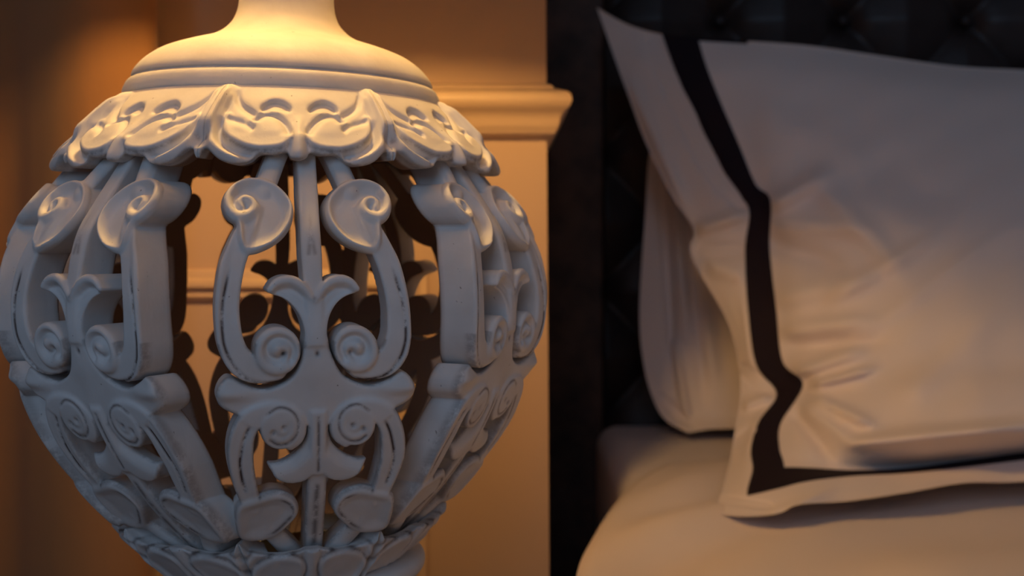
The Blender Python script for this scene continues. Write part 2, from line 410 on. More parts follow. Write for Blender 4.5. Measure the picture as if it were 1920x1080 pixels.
# boss joining the four scrolls, with the side leaf
boss = [(574,628),(600,628),(620,640),(620,795),(600,800),(583,806),(566,786),(545,768),(515,762),(480,772),(452,776),(430,768),(413,757),(406,742),(408,726),(417,711),(431,704),(455,716),(490,728),(522,722),(548,706),(563,680),(570,655)]
d = poly_d(PX, PY, boss)
leaf = np.exp(-((PY-(732+.06*(PX-406)))/13)**2)*sstep(500, 425, PX)
add(G_BOSS, d, -3+edge(d, 8)+10*leaf+3*np.exp(-(U/30)**2)-3.0*sstep(425,407,PX))
# lower C arm
arm2 = [(476,945,15),(467,925,19),(458,895,22),(452,865,24),(451,838,25),(455,812,24),(466,789,23),(486,774,20),(510,768,17),(534,770,15),(554,782,14),(563,800,13),(559,820,12),(545,832,11)]
sd, dist, r, t = stroke_d(PX, PY, arm2); add(G_LOW, sd, 4+edge(sd, 6)-2*sstep(-4, -14, sd)*(t < .5))
rr = np.hypot(PX-527, PY-799); d = rr-40
sp2 = [(500,772),(520,760),(540,763),(555,777),(559,797),(553,815),(538,827),(520,828),(506,819)]
_, dv, _, _ = stroke_d(PX, PY, [(x, y, 0) for x, y in sp2])
sp3 = [(541,790),(543,803),(534,812),(521,812),(514,804)]
W_SP = .9*np.exp(-(dv/2.0)**2)*(rr < 42)
_, dv3, _, _ = stroke_d(PX, PY, [(x, y, 0) for x, y in sp3])
add(G_LOW, d, 7+edge(d, 7)-4.5*np.exp(-(dv/3.2)**2)-2.5*np.exp(-(dv3/3)**2)-8*np.exp(-(np.hypot(PX-532,PY-798)/3.8)**2)-8*np.exp(-(np.hypot((PX-511)*1.3,PY-806)/4.3)**2))
# lower fleuron
cres = [(580,800),(577,815),(570,834),(556,850),(538,862),(519,868),(503,868),(508,880),(521,896),(546,904),(572,900),(589,888),(606,880),(606,800)]
d = poly_d(PX, PY, cres)
top_e = [(577,800),(571,832),(556,850),(538,861),(504,868)]
_, dt, _, _ = stroke_d(PX, PY, [(x, y, 0) for x, y in top_e])
add(G_FL2, d, 5+edge(d, 4)-16*np.exp(-(dt/13)**2)*sstep(606, 575, PX))
d = np.maximum(np.maximum(np.abs(U)-15, 770-PY), PY-890); add(G_STEM, d, 6-.1*np.abs(U)+edge(d, 4))
# lower stem
hw = np.interp(PY, [880,900,960,1030,1062], [17,18.5,18.5,17,17]); d = np.maximum(np.abs(U)-hw, 880-PY)
add(G_STEM, d, 0-.0035*np.abs(U)**2.3+edge(d, 4))
# disc foot of the lower scroll
disc = [(440,958),(443,940),(455,930),(472,926),(489,922),(511,917),(533,921),(552,933),(560,951),(556,966),(543,980),(522,997),(497,1006),(468,1006),(450,1000),(443,984)]
d = poly_d(PX, PY, disc); add(G_LOW, d, 6+edge(d, 7)-4*sstep(-12, -26, d)*sstep(448,475,PX)+3*np.exp(-((d+8)/5)**2))
# foot bar
sd, dist, r, t = stroke_d(PX, PY, [(500,985,17),(520,1008,17),(546,1036,18),(566,1062,18)]); add(G_LOW, sd, -9+np.sqrt(np.clip(r*r-dist**2, 0, None))*.8)

d2 = np.min([p[1] for p in prims], 0)
H = np.full(PX.shape, -60.0)
for g, d, h in prims: H = np.maximum(H, np.where(d < 2.5, h, -60+0*h))
# region outside every piece: take the nearest piece's height, so walls start level
near = np.argmin([p[1] for p in prims], 0); Hn = np.choose(0, [H])
stack = np.array([p[2] for p in prims]); Hn = np.take_along_axis(stack, near[None], 0)[0]
H = np.where(d2 < 2.5, H, Hn)
# running grooves where dark undercoat shows
GR = [[(431,497),(425,525),(418,560),(416,590),(417,620),(421,645),(434,674),(456,700),(486,713),(518,714),(541,705),(556,688)],
      [(470,790),(459,814),(453,838),(450,862),(454,893),(463,920)]]
W = W_SP*1.0
for gpts in GR:
    _, dg, _, tt = stroke_d(PX, PY, [(x, y, 0) for x, y in gpts]); fade = sstep(0, .12, tt)*sstep(1, .9, tt)
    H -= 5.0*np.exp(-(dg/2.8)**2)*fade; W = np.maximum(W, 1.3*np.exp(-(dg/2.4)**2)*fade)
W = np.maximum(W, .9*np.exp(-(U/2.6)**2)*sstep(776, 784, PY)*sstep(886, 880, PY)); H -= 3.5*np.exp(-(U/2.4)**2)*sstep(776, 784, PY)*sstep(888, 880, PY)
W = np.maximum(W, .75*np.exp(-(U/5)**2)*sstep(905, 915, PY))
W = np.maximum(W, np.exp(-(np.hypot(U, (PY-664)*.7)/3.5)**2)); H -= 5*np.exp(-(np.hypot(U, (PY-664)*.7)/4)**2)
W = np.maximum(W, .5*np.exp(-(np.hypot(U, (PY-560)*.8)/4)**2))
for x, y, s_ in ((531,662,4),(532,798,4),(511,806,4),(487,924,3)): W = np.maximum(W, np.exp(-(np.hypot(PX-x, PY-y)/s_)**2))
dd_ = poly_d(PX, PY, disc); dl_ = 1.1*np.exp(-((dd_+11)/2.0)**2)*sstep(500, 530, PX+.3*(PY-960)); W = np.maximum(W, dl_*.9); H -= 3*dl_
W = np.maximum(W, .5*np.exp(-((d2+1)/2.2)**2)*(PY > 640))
W = np.maximum(W, .45*np.exp(-(np.abs(PX-596+.1*(PY-300))/4)**2)*(np.abs(U) < 16)*(PY < 480))
lab_groups = np.array([p[0] for p in prims]); LAB = lab_groups[near]
inside_order = np.full(PX.shape, -60.0); 
for g, d, h in prims:
    m_ = (d < 0) & (h > inside_order); LAB = np.where(m_, g, LAB); inside_order = np.where(m_, h, inside_order)
H = blur(H, 2)
mir = lambda a: np.concatenate([a, a[-2::-1]], 0)
us = np.concatenate([hu, -hu[-2::-1]])
d2f, Hf, Wf, LABf = mir(d2), mir(H), mir(W), mir(LAB)
TH = 80.0
ws = np.concatenate([[-TH-6, -TH-1.5, -TH+2, -70, -62, -54, -46, -39], np.arange(-32, 24, 2.4)])
dfl = np.min([p[1] for p in prims if p[0] == G_FL2], 0); doth = np.min([p[1] for p in prims if p[0] != G_FL2], 0)
THf = mir(TH-38*sstep(0, 3, doth)*(dfl < 4))
F3 = smax(smax(d2f[:, :, None]+0*ws, ws[None, None, :]-Hf[:, :, None], 3.0), (-THf[:, :, None]-ws[None, None, :]), 2.0)
pad = np.ones(F3.shape); F3[0] = F3[-1] = 9; F3[:, 0] = F3[:, -1] = 9; F3[:, :, 0] = F3[:, :, -1] = 9
pos, fc = surface_nets(F3, us, vs, ws)
SP = Surf(PAN, 8)
AL = radians(17.0)                            # facing of the nearest panel; every panel is a flat board across
SP.r = np.sqrt(np.maximum(SP.r**2-.036**2, .004**2)); SP.v = HZ-SP.z*F/(LD-SP.r*cos(AL))
def u_of(px, n_):
    A = px-960.0; return (A*(LD-n_*cos(AL))-F*(LX+n_*sin(AL)))/(F*cos(AL)-A*sin(AL))
def to_world(pos, S, phic_at, dphi):
    z, r, nr, nz = S.at(pos[:, 1]); ww = pos[:, 2]*SC
    ph = phic_at+dphi
    wp, wn = np.maximum(ww, -.001), np.minimum(ww+.001, 0)
    R = np.maximum(r+wp*nr+wn, .012); zz_ = z+wp*nz
    return np.stack([R*np.sin(ph), -R*np.cos(ph), zz_], 1)
z, r, nr, nz = SP.at(pos[:, 1])
c = cxl(pos[:, 1]); uc = u_of(c, r); du = u_of(c-np.abs(pos[:, 0]), r)-uc
ul = uc+np.where(pos[:, 0] > 0, -du, du); ww = pos[:, 2]*SC; wp, wn = np.maximum(ww, -.001), np.minimum(ww+.001, 0)   # relief along the surface, sawn thickness level
nn = r+wp*nr+wn
Vw = np.stack([nn*sin(AL)+ul*cos(AL), -nn*cos(AL)+ul*sin(AL), z+wp*nz], 1)
def check_flip(V, Fc, nref):
    n = np.cross(V[Fc[:, 2]]-V[Fc[:, 0]], V[Fc[:, 3]]-V[Fc[:, 1]]); return (n*nref[Fc[:, 0]]).sum() < 0
refn = np.tile((sin(AL), -cos(AL), 0), (len(pos), 1))*np.where(pos[:, 2] > -40, 1, -1)[:, None]
# ensure a consistent outward winding
if check_flip(Vw, fc, refn): fc = fc[:, ::-1].copy()
VN = vnormals(Vw, fc)
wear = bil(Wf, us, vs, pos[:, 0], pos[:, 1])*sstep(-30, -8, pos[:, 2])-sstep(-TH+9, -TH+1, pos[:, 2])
ii = np.clip(np.round((pos[:, 0]-us[0])/ST).astype(int), 0, len(us)-1); jj = np.clip(np.round((pos[:, 1]-vs[0])/ST).astype(int), 0, len(vs)-1)
vl = LABf[ii, jj]
fl = vl[fc[:, 0]]; fu = pos[fc].mean(1)
def carve_mesh(name, V, Fc, N, wr):
    used = np.unique(Fc); mp_ = -np.ones(len(V), int); mp_[used] = np.arange(len(used))
    me = bpy.data.meshes.new(name); n = len(Fc); vv = V[used].astype(np.float32)
    me.vertices.add(len(vv)); me.vertices.foreach_set('co', vv.ravel())
    me.loops.add(n*4); me.loops.foreach_set('vertex_index', mp_[Fc].astype(np.int32).ravel())
    me.polygons.add(n); me.polygons.foreach_set('loop_start', np.arange(n, dtype=np.int32)*4)
    me.update(calc_edges=True)
    me.polygons.foreach_set('use_smooth', np.ones(n, bool))
    me.normals_split_custom_set_from_vertices(N[used].astype(np.float32))
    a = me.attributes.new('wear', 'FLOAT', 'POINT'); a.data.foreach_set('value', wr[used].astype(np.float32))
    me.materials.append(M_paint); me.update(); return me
lamp = empty('table_lamp', (LX, LD, ZC))
LAMP_PARTS = []
pieces = [('upper_scroll', (fl == G_UP) & (fu[:, 0] < 0)), ('upper_scroll', (fl == G_UP) & (fu[:, 0] >= 0)),
          ('stem', fl == G_STEM), ('fleuron', fl == G_FL), ('fleuron', fl == G_FL2), ('boss', fl == G_BOSS),
          ('lower_scroll', (fl == G_LOW) & (fu[:, 0] < 0)), ('lower_scroll', (fl == G_LOW) & (fu[:, 0] >= 0))]
pm = [(nm, carve_mesh(nm, Vw, fc[m_], VN, wear)) for nm, m_ in pieces if m_.any()]
print('panel verts', len(Vw), 'faces', len(fc))
for q in range(8):
    root = empty('carved_panel', (0, 0, 0)); root.parent = lamp; root.rotation_euler = (0, 0, q*pi/4+radians({1: 3.5, 2: 2.5, 3: 3.0, 4: -5.5, 5: -4.0, 6: -1.0, 7: -2.2}.get(q, 0)))
    for nm, me in pm: mesh_obj(nm, None, None, None, root, me=me)

# ---- leaf collars, eight carved leaves each
def collar(name, pts, v0, v1, Wid, left_fields, thick, phi0, st=2.3, inner=(-28, -44), thin=0):
    S = Surf(pts, phi0)
    hu = np.linspace(-1, 0, int(170/st))      # fraction of the half segment
    vs = np.arange(v0, v1, st); U, V = np.meshgrid(hu, vs, indexing='ij')
    wv = np.interp(V, Wid[0], Wid[1]); PX = cxl(V)+U*wv; PY = V
    d2, H, Wr = left_fields(PX, PY, U*wv, V, U)
    H = blur(H, 2)
    us = np.concatenate([hu, -hu[-2::-1]]); d2 = mir(d2); H = mir(H); Wr = mir(Wr)
    ws = np.concatenate([[-thick-6, -thick-1.5, -thick+2], np.arange(-thick+8, -26, 6), np.arange(-26, 30, 2.4)])
    thf = (thick-thin*sstep(.80, .62, np.abs(us)))[:, None]+0*vs[None, :]
    side = (np.abs(us)-1)[:, None, None]*150
    F3 = smax(smax(d2[:, :, None]+0*ws, ws[None, None, :]-H[:, :, None], 3.0), (-thf[:, :, None]-ws[None, None, :]), 2.0)
    # extra columns so that the segment closes at its ends
    us2 = np.concatenate([[us[0]-.02], us, [us[-1]+.02]]); F3 = np.pad(F3, ((1,1),(0,0),(0,0)), 'edge')
    F3[0] = 9; F3[-1] = 9; F3[:, 0] = 9; F3[:, -1] = 9; F3[:, :, 0] = 9; F3[:, :, -1] = 9
    F3 = np.maximum(F3, ((np.abs(us2)-1.0)*160)[:, None, None])
    pos, fc = surface_nets(F3, us2, vs, ws)
    z, r, nr, nz = S.at(pos[:, 1]); phc = phi_of(cxl(pos[:, 1]), r)
    dph = np.clip(pos[:, 0], -1, 1)*radians(22.5)
    V3 = to_world(pos, S, phc, dph)
    refn = np.stack([np.sin(phc+dph), -np.cos(phc+dph), 0*dph], 1)*np.where(pos[:, 2] > -thick/2, 1, -1)[:, None]
    if check_flip(V3, fc, refn): fc = fc[:, ::-1].copy()
    N = vnormals(V3, fc)
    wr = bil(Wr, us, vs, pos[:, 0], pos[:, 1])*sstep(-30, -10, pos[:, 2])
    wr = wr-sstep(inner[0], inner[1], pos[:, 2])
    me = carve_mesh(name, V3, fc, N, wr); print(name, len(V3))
    for q in range(8):
        o = mesh_obj(name, None, None, None, lamp, me=me); o.rotation_euler = (0, 0, q*pi/4+radians(-1.6 if name == 'upper_leaf' else 0))

def scoop(PX, PY, top, depth, wid, bot=None):
    """a gouge: cut sharply under the curve `top`, running out softly below it."""
    p = smooth_pts([(x, y) for x, y in top], 5); xs_ = np.array([q[0] for q in p]); ys_ = np.array([q[1] for q in p])
    _, dd, _, t = stroke_d(PX, PY, [(x, y, 0) for x, y in top])
    o_ = np.argsort(xs_); yt = np.interp(PX, xs_[o_], ys_[o_]); below = sstep(-1.5, 1.5, PY-yt)
    ends = sstep(0, .10, t)*sstep(1, .90, t)
    inx = sstep(xs_.min()-1, xs_.min()+5, PX)*sstep(xs_.max()+1, xs_.max()-5, PX)
    return -depth*below*np.exp(-(dd/wid)**2)*ends*inx
def top_fields(PX, PY, UP, V, Ufrac):
    bottom = smooth_pts([(365,298),(378,299),(390,295),(401,278),(412,283),(430,299),(457,308),(483,303),(502,288),(530,288),(552,283),(560,294),(574,299),(590,299)], 4)
    bx = np.array([q[0] for q in bottom]); by = np.array([q[1] for q in bottom])
    d2 = PY-np.interp(PX, bx, by)
    H = 2+0*PX
    H += 7*np.exp(-((PY-178)/10.)**2)*0
    # leaf tip and its ribs at the joint
    e = np.abs(Ufrac+1)*np.interp(PY, [160,300], [161,190])      # distance from the joint
    H += 13*np.exp(-(e/(14+.12*np.clip(PY-165, 0, 80)))**2)*sstep(158, 170, PY)*sstep(268, 232, PY)+4.5*np.cos(e*.62)*sstep(30, 22, e)*sstep(170, 185, PY)*sstep(262, 235, PY)
    H += -6*np.exp(-((e-19-.10*(PY-170))/4.5)**2)*sstep(168, 180, PY)*sstep(245, 215, PY)*.9
    H += 0
    # the long outer blade sweeping down to the lobe
    _, db, _, tb = stroke_d(PX, PY, [(424,185,0),(412,215,0),(408,245,0),(416,270,0),(436,287,0),(462,297,0)])
    H += 12*np.exp(-(db/10)**2)
    _, dg, _, tg = stroke_d(PX, PY, [(424,222,0),(423,240,0),(428,260,0),(442,276,0),(464,288,0),(485,291,0)])
    H -= 15*np.exp(-(dg/6)**2)*sstep(0, .15, tg)
    # valley between the blades and the small bud at the joint
    H -= 12*sstep(24, 8, e)*sstep(236, 258, PY)
    H += 17*np.exp(-(np.hypot(e*.8, PY-281)/13)**2)+5*np.exp(-(np.hypot((e-7), PY-268)/5)**2)
    # petal
    pet = poly_d(PX, PY, [(429,214),(428,236),(434,253),(455,270),(491,283),(533,282),(553,273),(563,255),(556,236),(540,220),(515,212),(495,214),(484,226),(460,228)])
    H += 7*sstep(3, -4, pet)
    H += 3*np.exp(-((pet+5)/4)**2)*sstep(245, 262, PY)
    H -= 3*sstep(-10, -26, pet)
    # gouges
    H += scoop(PX, PY, [(491,208),(500,196),(520,189),(540,192),(552,200),(559,208)], 15, 15)*sstep(210, 206, PY)
    H += scoop(PX, PY, [(481,232),(486,222),(496,214),(512,211),(530,215),(546,226),(557,241),(563,256)], 19, 12)
    H += scoop(PX, PY, [(430,219),(446,223),(464,228),(480,234),(495,243)], 14, 9)
    H += scoop(PX, PY, [(436,168),(444,180),(454,193),(468,203),(492,214)], 11, 8)
    # nub over the stem
    _, dn, _, _ = stroke_d(PX, PY, [(573,262,0),(574,290,0)])
    H += -7*np.exp(-((dn-17)/5)**2)*sstep(245,262,PY)+8*np.exp(-(dn/12)**2)
    H += 5*np.exp(-(UP/10)**2)*sstep(212,240,PY)
    Wr = .55*np.exp(-((pet)/2.2)**2)*sstep(235, 262, PY)+.4*np.exp(-(d2/2.5)**2)+.6*np.exp(-(np.hypot(e-9, PY-258)/5)**2)
    return d2, H, Wr
collar('upper_leaf', TOP, 155, 316, ([160,300],[158,188]), top_fields, 74, 6)
def low_fields(PX, PY, UP, V, Ufrac):
    e = np.abs(Ufrac+1)*140
    topy = np.interp(PX, [430,442,466,500,530,560,575,590], [994,1008,1036,1043,1044,1041,1036,1036])
    d2 = topy-PY
    H = 1+0*PX
    ov = poly_d(PX, PY, [(452,1085),(462,1068),(488,1050),(522,1040),(556,1044),(572,1058),(571,1078),(550,1105),(510,1125),(470,1115)])
    H += 5*sstep(2, -4, ov)-3*sstep(-6, -22, ov)-5*np.exp(-(ov/3)**2)
    for k_, a in ((11, 3.0), (19, -3.5), (28, 2.5)): H += a*np.exp(-((ov-k_)/3.2)**2)*sstep(540, 510, PX)
    H -= 9*np.exp(-(e/4)**2); H += 6*np.exp(-((e-13)/8)**2)
    H += 5*np.exp(-(UP/11)**2)-4*np.exp(-((np.abs(UP)-17)/3.5)**2)
    Wr = .7*np.exp(-(ov/2.2)**2)+.5*np.exp(-((ov-19)/2.4)**2)*(PX < 530)+.3*np.exp(-(d2/2.5)**2)
    return d2, H, Wr
collar('lower_leaf', BOT, 985, 1150, ([985,1030,1150],[142,135,120]), low_fields, 96, 11, inner=(-84, -94), thin=66)

# ---- cap, neck, lower socket, column, foot, shade
def sp_(L): return [sil(y, w_)[::-1] for y, w_ in L]
capL = [(-420,60),(-200,74),(-60,86),(0,89),(21,91.5),(35,96),(46,102),(56,111),(65,122),(72,134),(78,148),(83,165),(88,183),(93,200),(99,218),(106,235),(115,250),(124,262),(134,272),(143,279),(150,282.5),(154.5,283),(156.5,281),(158,280.5),(159.5,283),
        (162,288),(167,292.5),(174,296),(181,298.5),(187,299),(191,297),(194,291),(196,280),(197,250),(196,200),(190,120),(180,60)]
cp = interp_cr(np.array(sp_(capL)), 4)
cap = lathe('cap', [tuple(q) for q in cp], M_paint, lamp, 160); cap.rotation_euler = (0, radians(1.2), 0)
a = cap.data.attributes.new('wear', 'FLOAT', 'POINT')
zz_ = np.array([v.co.z for v in cap.data.vertices]); a.data.foreach_set('value', (.22*np.exp(-((zz_-cp[24*4][1])/.0006)**2)).astype(np.float32))
# neck collar inside, hidden support rod from foot to socket
low = [(1020,90),(1036,150),(1046,205),(1052,226),(1060,234),(1070,236),(1080,233),(1090,222),(1100,212),(1104,180),(1110,120),(1140,90),(1190,70),(1260,62),(1330,62),(1360,80),(1375,140),(1384,220),(1392,250),(1410,256),(1422,252),(1430,240)]
lp = interp_cr(np.array(sp_(low)), 4)
lo = lathe('foot', [tuple(q) for q in lp], M_paint, lamp, 128); lo.rotation_euler = (0, radians(-3.4), 0)
zfoot = min((v.co.z for v in lo.data.vertices))
rp = [(.27, .275), (.20, .47)]
prof = [(.208, .215), (.210, .215), (.150, .465), (.148, .465), (.208, .215)]
lathe('lampshade', prof, M_shade, lamp, 96)
M_bulb = bpy.data.materials.new('lit_bulb'); M_bulb.use_nodes = True
bb_ = M_bulb.node_tree.nodes['Principled BSDF']; bb_.inputs['Emission Color'].default_value = (*BULB_COL, 1); bb_.inputs['Emission Strength'].default_value = BULB_POWER
lathe('bulb', [(.0, .340), (.014, .338), (.024, .327), (.028, .310), (.024, .294), (.014, .283), (.0, .281)], M_bulb, lamp, 32)
lathe('bulb_socket', [(.0, .372), (.013, .371), (.015, .345), (.012, .338), (.0, .338)], M_brass, lamp, 32)
tag(lamp, 'white painted carved openwork lamp body with leaf collars and scrolled ribs under a turned neck', 'lamp')

# nightstand under the lamp (its top lies just below the frame)
ns = empty('nightstand', (LX-.02, .72, 0))
zn = ZC+zfoot-.021
box('top', -.24, .12, -.24, .20, zn-.025, zn, M_wood, ns, .004)
box('carcass', -.22, .10, -.22, .18, .08, zn-.025, M_wood, ns, .003)
for sx in (-.20, .06):
    for sy in (-.20, .14): box('leg', sx, sx+.03, sy, sy+.03, 0, .08, M_wood, ns, .002)
tag(ns, 'dark wooden nightstand that carries the carved lamp', 'table')

# ------------------------------------------------------------------ bed
HBY = 1.235*BK                                # front of the headboard
hb = empty('headboard', (.7, HBY+.04, 0))
o3 = np.array((.7, HBY+.04, 0))
def hbox(name, px0, px1, yf, yb, z0, z1, mat, bev):
    return box(name, X(px0, HBY)-.7, X(px1, HBY)-.7, yf-o3[1], yb-o3[1], z0, z1, mat, hb, bev)
HK = HBY/F
hbox('side_frame', 1016, 1131, HBY-.008, HBY+.075, .12, 1.62, M_head2, .004)
# tufted field
bxs = [1120+230*k_ for k_ in range(-1, 8)]
rows = [40-252+126*k_ for k_ in range(-1, 9)]
butt = []
for i_, yy in enumerate(rows):
    for xx in (1120+230*k_+(115 if i_ % 2 == 0 else 0) for k_ in range(-1, 8)): butt.append((xx, yy))
gx = np.arange(1133, 2500, 6.0); gy = np.arange(-520, 1100, 6.0)
GX, GY = np.meshgrid(gx, gy, indexing='ij')
# diamond folds: distance to the two families of diagonals through the buttons
a_ = ((GX-1120)/115+(GY-rows[1])/126)/2; b_ = ((GX-1120)/115-(GY-rows[1])/126)/2
da = np.abs(a_-np.round(a_)); db = np.abs(b_-np.round(b_))
hh = .022*(np.clip(np.minimum(da, db)*2, 0, 1))**.7
rb = np.min([np.hypot(GX-x, GY-y) for x, y in butt if x > 1100], 0)
hh = hh-.014*np.exp(-(rb/30)**2)
P = unproj(GX, GY, HBY+.03); P[..., 1] -= hh
o = mesh_obj('tufted_panel', P.reshape(-1, 3)-o3, grid_faces(len(gx), len(gy), flip=True), M_head, hb)
s = o.modifiers.new('thick', 'SOLIDIFY'); s.thickness = .012; s.offset = -1
def button(x, y):
    c_ = unproj(x, y, HBY+.03)-o3-np.array((0, .0, 0)); v = []; f = []
    n = 14
    for i_, (r_, d_) in enumerate(((.0085, .004), (.0085, -.003), (.0065, -.006), (.003, -.0075))):
        for k_ in range(n): v.append((c_[0]+r_*cos(2*pi*k_/n), c_[1]+d_, c_[2]+r_*sin(2*pi*k_/n)))
    for i_ in range(3):
        for k_ in range(n): f.append((i_*n+k_, i_*n+(k_+1) % n, (i_+1)*n+(k_+1) % n, (i_+1)*n+k_))
    f.append(tuple(range(3*n, 4*n)))
    mesh_obj('button', v, f, M_head, hb)
for x, y in butt:
    if 1140 < x < 1960 and -60 < y < 640 and (y < 70 or x < 1215): button(x, y)
tag(hb, 'dark brown diamond-tufted headboard with a flat side frame, behind the white pillows', 'headboard')

bedb = empty('bed_base', (.75, .45, 0)); ob = np.array((.75, .45, 0))
ZM = ZC-.200*BK                                  # mattress top
box('rail', -.60, .75, -.9, 1.08, .14, ZM-.27, M_head2, bedb, .01)
for sx in (-.6, .62):
    for sy in (-.85, 1.0): box('leg', sx, sx+.05, sy, sy+.05, 0, .14, M_head2, bedb, .004)
tag(bedb, 'dark upholstered bed base under the mattress, low beside the lamp wall', 'bed')
# mattress in a fitted sheet: rounded box with soft top edge
def rbox(name, x0, x1, y0, y1, z0, z1, r_, mat, n=6):
    import bmesh
    bm = bmesh.new(); bmesh.ops.create_cube(bm, size=1)
    for v in bm.verts: v.co = ((x0+x1)/2+v.co.x*(x1-x0), (y0+y1)/2+v.co.y*(y1-y0), (z0+z1)/2+v.co.z*(z1-z0))
    bmesh.ops.bevel(bm, geom=bm.edges[:], offset=r_, segments=n, affect='EDGES', profile=.5)
    me = bpy.data.meshes.new(name); bm.to_mesh(me); bm.free(); me.materials.append(mat)
    for p in me.polygons: p.use_smooth = True
    ob_ = bpy.data.objects.new(name, me); COL.objects.link(ob_); return ob_
mt = rbox('mattress', X(1118, 1.20*BK), 1.6, -.35, 1.215*BK, ZM-.27, ZM, .028, M_linen)
tag(mt, 'white mattress corner in a fitted sheet, showing against the dark headboard beside the lamp wall', 'mattress')

# duvet lying over the mattress and hanging over its side
EY = np.array([(1.06,.175),(1.02,.152),(.97,.124),(.93,.103),(.86,.081),(.80,.065),(.70,.043),(.60,.030),(.50,.022),(.2,.02),(-.3,.02)])[::-1]*BK
ys_ = np.concatenate([np.linspace(-.3, .5, 20), np.linspace(.51, 1.06, 110)])*BK
exx = np.interp(ys_, EY[:, 0], EY[:, 1])
ks = np.ones(9)/9; exx[20:] = np.convolve(np.pad(exx, 4, 'edge'), ks, 'valid')[20:]
ss = np.concatenate([np.linspace(-1, 0, 24), np.linspace(0, 1, 170)[1:]**1.0])
V = np.zeros((len(ys_), len(ss), 3))
for i_, y in enumerate(ys_):
    x0 = exx[i_]
    fr = sstep(1.06*BK, .99*BK, y)
    for j_, s_ in enumerate(ss):
        if s_ < 0:
            t_ = -s_; x = x0+.030*(1-math.exp(-t_*4))*0+.012*t_+.006*sin(y*38+t_*2)*t_; zz1 = ZM+.001-.30*t_*(.25+.75*fr)-.0*t_
            if t_ < .12: q = t_/.12; x = x0-.004*sin(q*pi/2); zz1 = ZM+.001+(-.036)*(q)*(.25+.75*fr)
        else:
            x = x0+s_*(1.35-x0); zz1 = ZM+.001
            e_ = (x-x0); zz1 += .005*(1-math.exp(-e_/.03))
            zz1 += .002*sin(x*21+y*9+1)*min(1, e_/.05)+.002*sin(x*9-y*31)*min(1, e_/.05)
            zz1 += .003*math.exp(-((y-.80-.25*(x-.1))/.055)**2)*min(1, e_/.05)
            zz1 += .0055*sin(48*(x*.8-y*.5)+3*sin(y*9))*min(1, e_/.05)*math.exp(-((x-.12)/.16)**2)
            zz1 -= .012*sstep(.97*BK, 1.06*BK, y)
        V[i_, j_] = (x, y, zz1)
o = mesh_obj('duvet', V.reshape(-1, 3)-np.array((.6, .5, ZM)), grid_faces(len(ys_), len(ss), flip=True), M_duvet); o.location = (.6, .5, ZM)
s = o.modifiers.new('thick', 'SOLIDIFY'); s.thickness = .004; s.offset = 1
tag(o, 'white duvet spread over the bed, its rounded edge falling over the side', 'duvet')

# ---- front pillow with ribbon border
def col_(*a): return a
# rows: (A flange edge, B flange middle, C ribbon outer, D ribbon inner, E.. body) as (px, py)
R = [
 [(1119,14),(1178,46),(1241,64),(1308,71),(1400,77),(1520,86),(1660,106),(1790,124),(1920,131),(2120,140),(2330,150)],
 [(1153,111),(1215,114),(1262,122),(1325,126),(1410,130),(1525,140),(1660,152),(1790,165),(1920,172),(2120,178),(2330,185)],
 [(1180,185),(1240,188),(1290,192),(1352,194),(1425,198),(1535,205),(1665,215),(1790,224),(1920,230),(2120,235),(2330,240)],
 [(1213,273),(1272,273),(1324,273),(1385,270),(1450,272),(1550,278),(1670,285),(1795,292),(1920,296),(2120,300),(2330,304)],
 [(1259,366),(1312,358),(1361,347),(1417,346),(1475,348),(1565,352),(1680,358),(1800,362),(1920,366),(2120,370),(2330,372)],
 [(1301,430),(1352,412),(1403,389),(1444,375),(1492,392),(1575,404),(1685,410),(1800,414),(1920,418),(2120,420),(2330,422)],
 [(1296,480),(1345,474),(1397,468),(1443,466),(1498,470),(1580,474),(1690,478),(1800,480),(1920,482),(2120,484),(2330,486)],
 [(1361,596),(1382,590),(1402,578),(1455,578),(1508,580),(1590,582),(1695,584),(1802,584),(1920,584),(2120,584),(2330,584)],
 [(1385,683),(1400,683),(1417,683),(1467,677),(1520,676),(1600,676),(1700,676),(1804,674),(1920,672),(2120,670),(2330,668)],
 [(1388,742),(1420,742),(1456,738),(1505,721),(1545,724),(1612,730),(1705,730),(1806,726),(1920,722),(2120,716),(2330,712)],
 [(1379,800),(1402,798),(1423,790),(1464,793),(1520,795),(1600,795),(1705,790),(1806,782),(1920,772),(2120,762),(2330,755)],
 [(1370,856),(1390,850),(1408,842),(1461,838),(1520,842),(1600,842),(1705,838),(1806,828),(1920,812),(2120,800),(2330,790)],
 [(1360,895),(1385,888),(1411,881),(1470,877),(1520,878),(1600,882),(1700,877),(1806,864),(1920,849),(2120,828),(2330,810)],
 [(1350,930),(1378,930),(1401,929),(1458,916),(1515,902),(1600,892),(1700,887),(1806,876),(1920,862),(2120,840),(2330,822)],
 [(1331,962),(1375,968),(1420,968),(1462,962),(1500,946),(1590,940),(1700,924),(1806,906),(1920,903),(2120,880),(2330,862)],
]
R = np.array(R, float); nr_, nc_ = R.shape[:2]
Dr = np.array([1.125,1.10,1.082,1.062,1.04,1.025,1.012,.982,.957,.932,.903,.872,.835,.792,.755])
Dc = np.array([.030,.012,.0,-.006,-.004,.0,.0,.0,.0,.0,.0])
Bc = np.array([0,0,.0,.004,.032,.062,.085,.098,.104,.104,.10])
Br = np.array([.0,.30,.52,.68,.80,.86,.92,.98,1.0,1.0,.92,.72,.10,.0,.0])
D0 = Dr[:, None]*BK+Dc[None, :]
D0[12, 4:] += np.linspace(0, .03, 7); D0[13, 4:] += np.linspace(.01, .065, 7); D0[14, 4:] += np.linspace(.0, .085, 7)
D0[0:3, 0] -= .01
B = Br[:, None]*Bc[None, :]
NS = 10
def dense(A): return np.swapaxes(interp_cr(np.swapaxes(interp_cr(A, NS), 0, 1), NS), 0, 1)
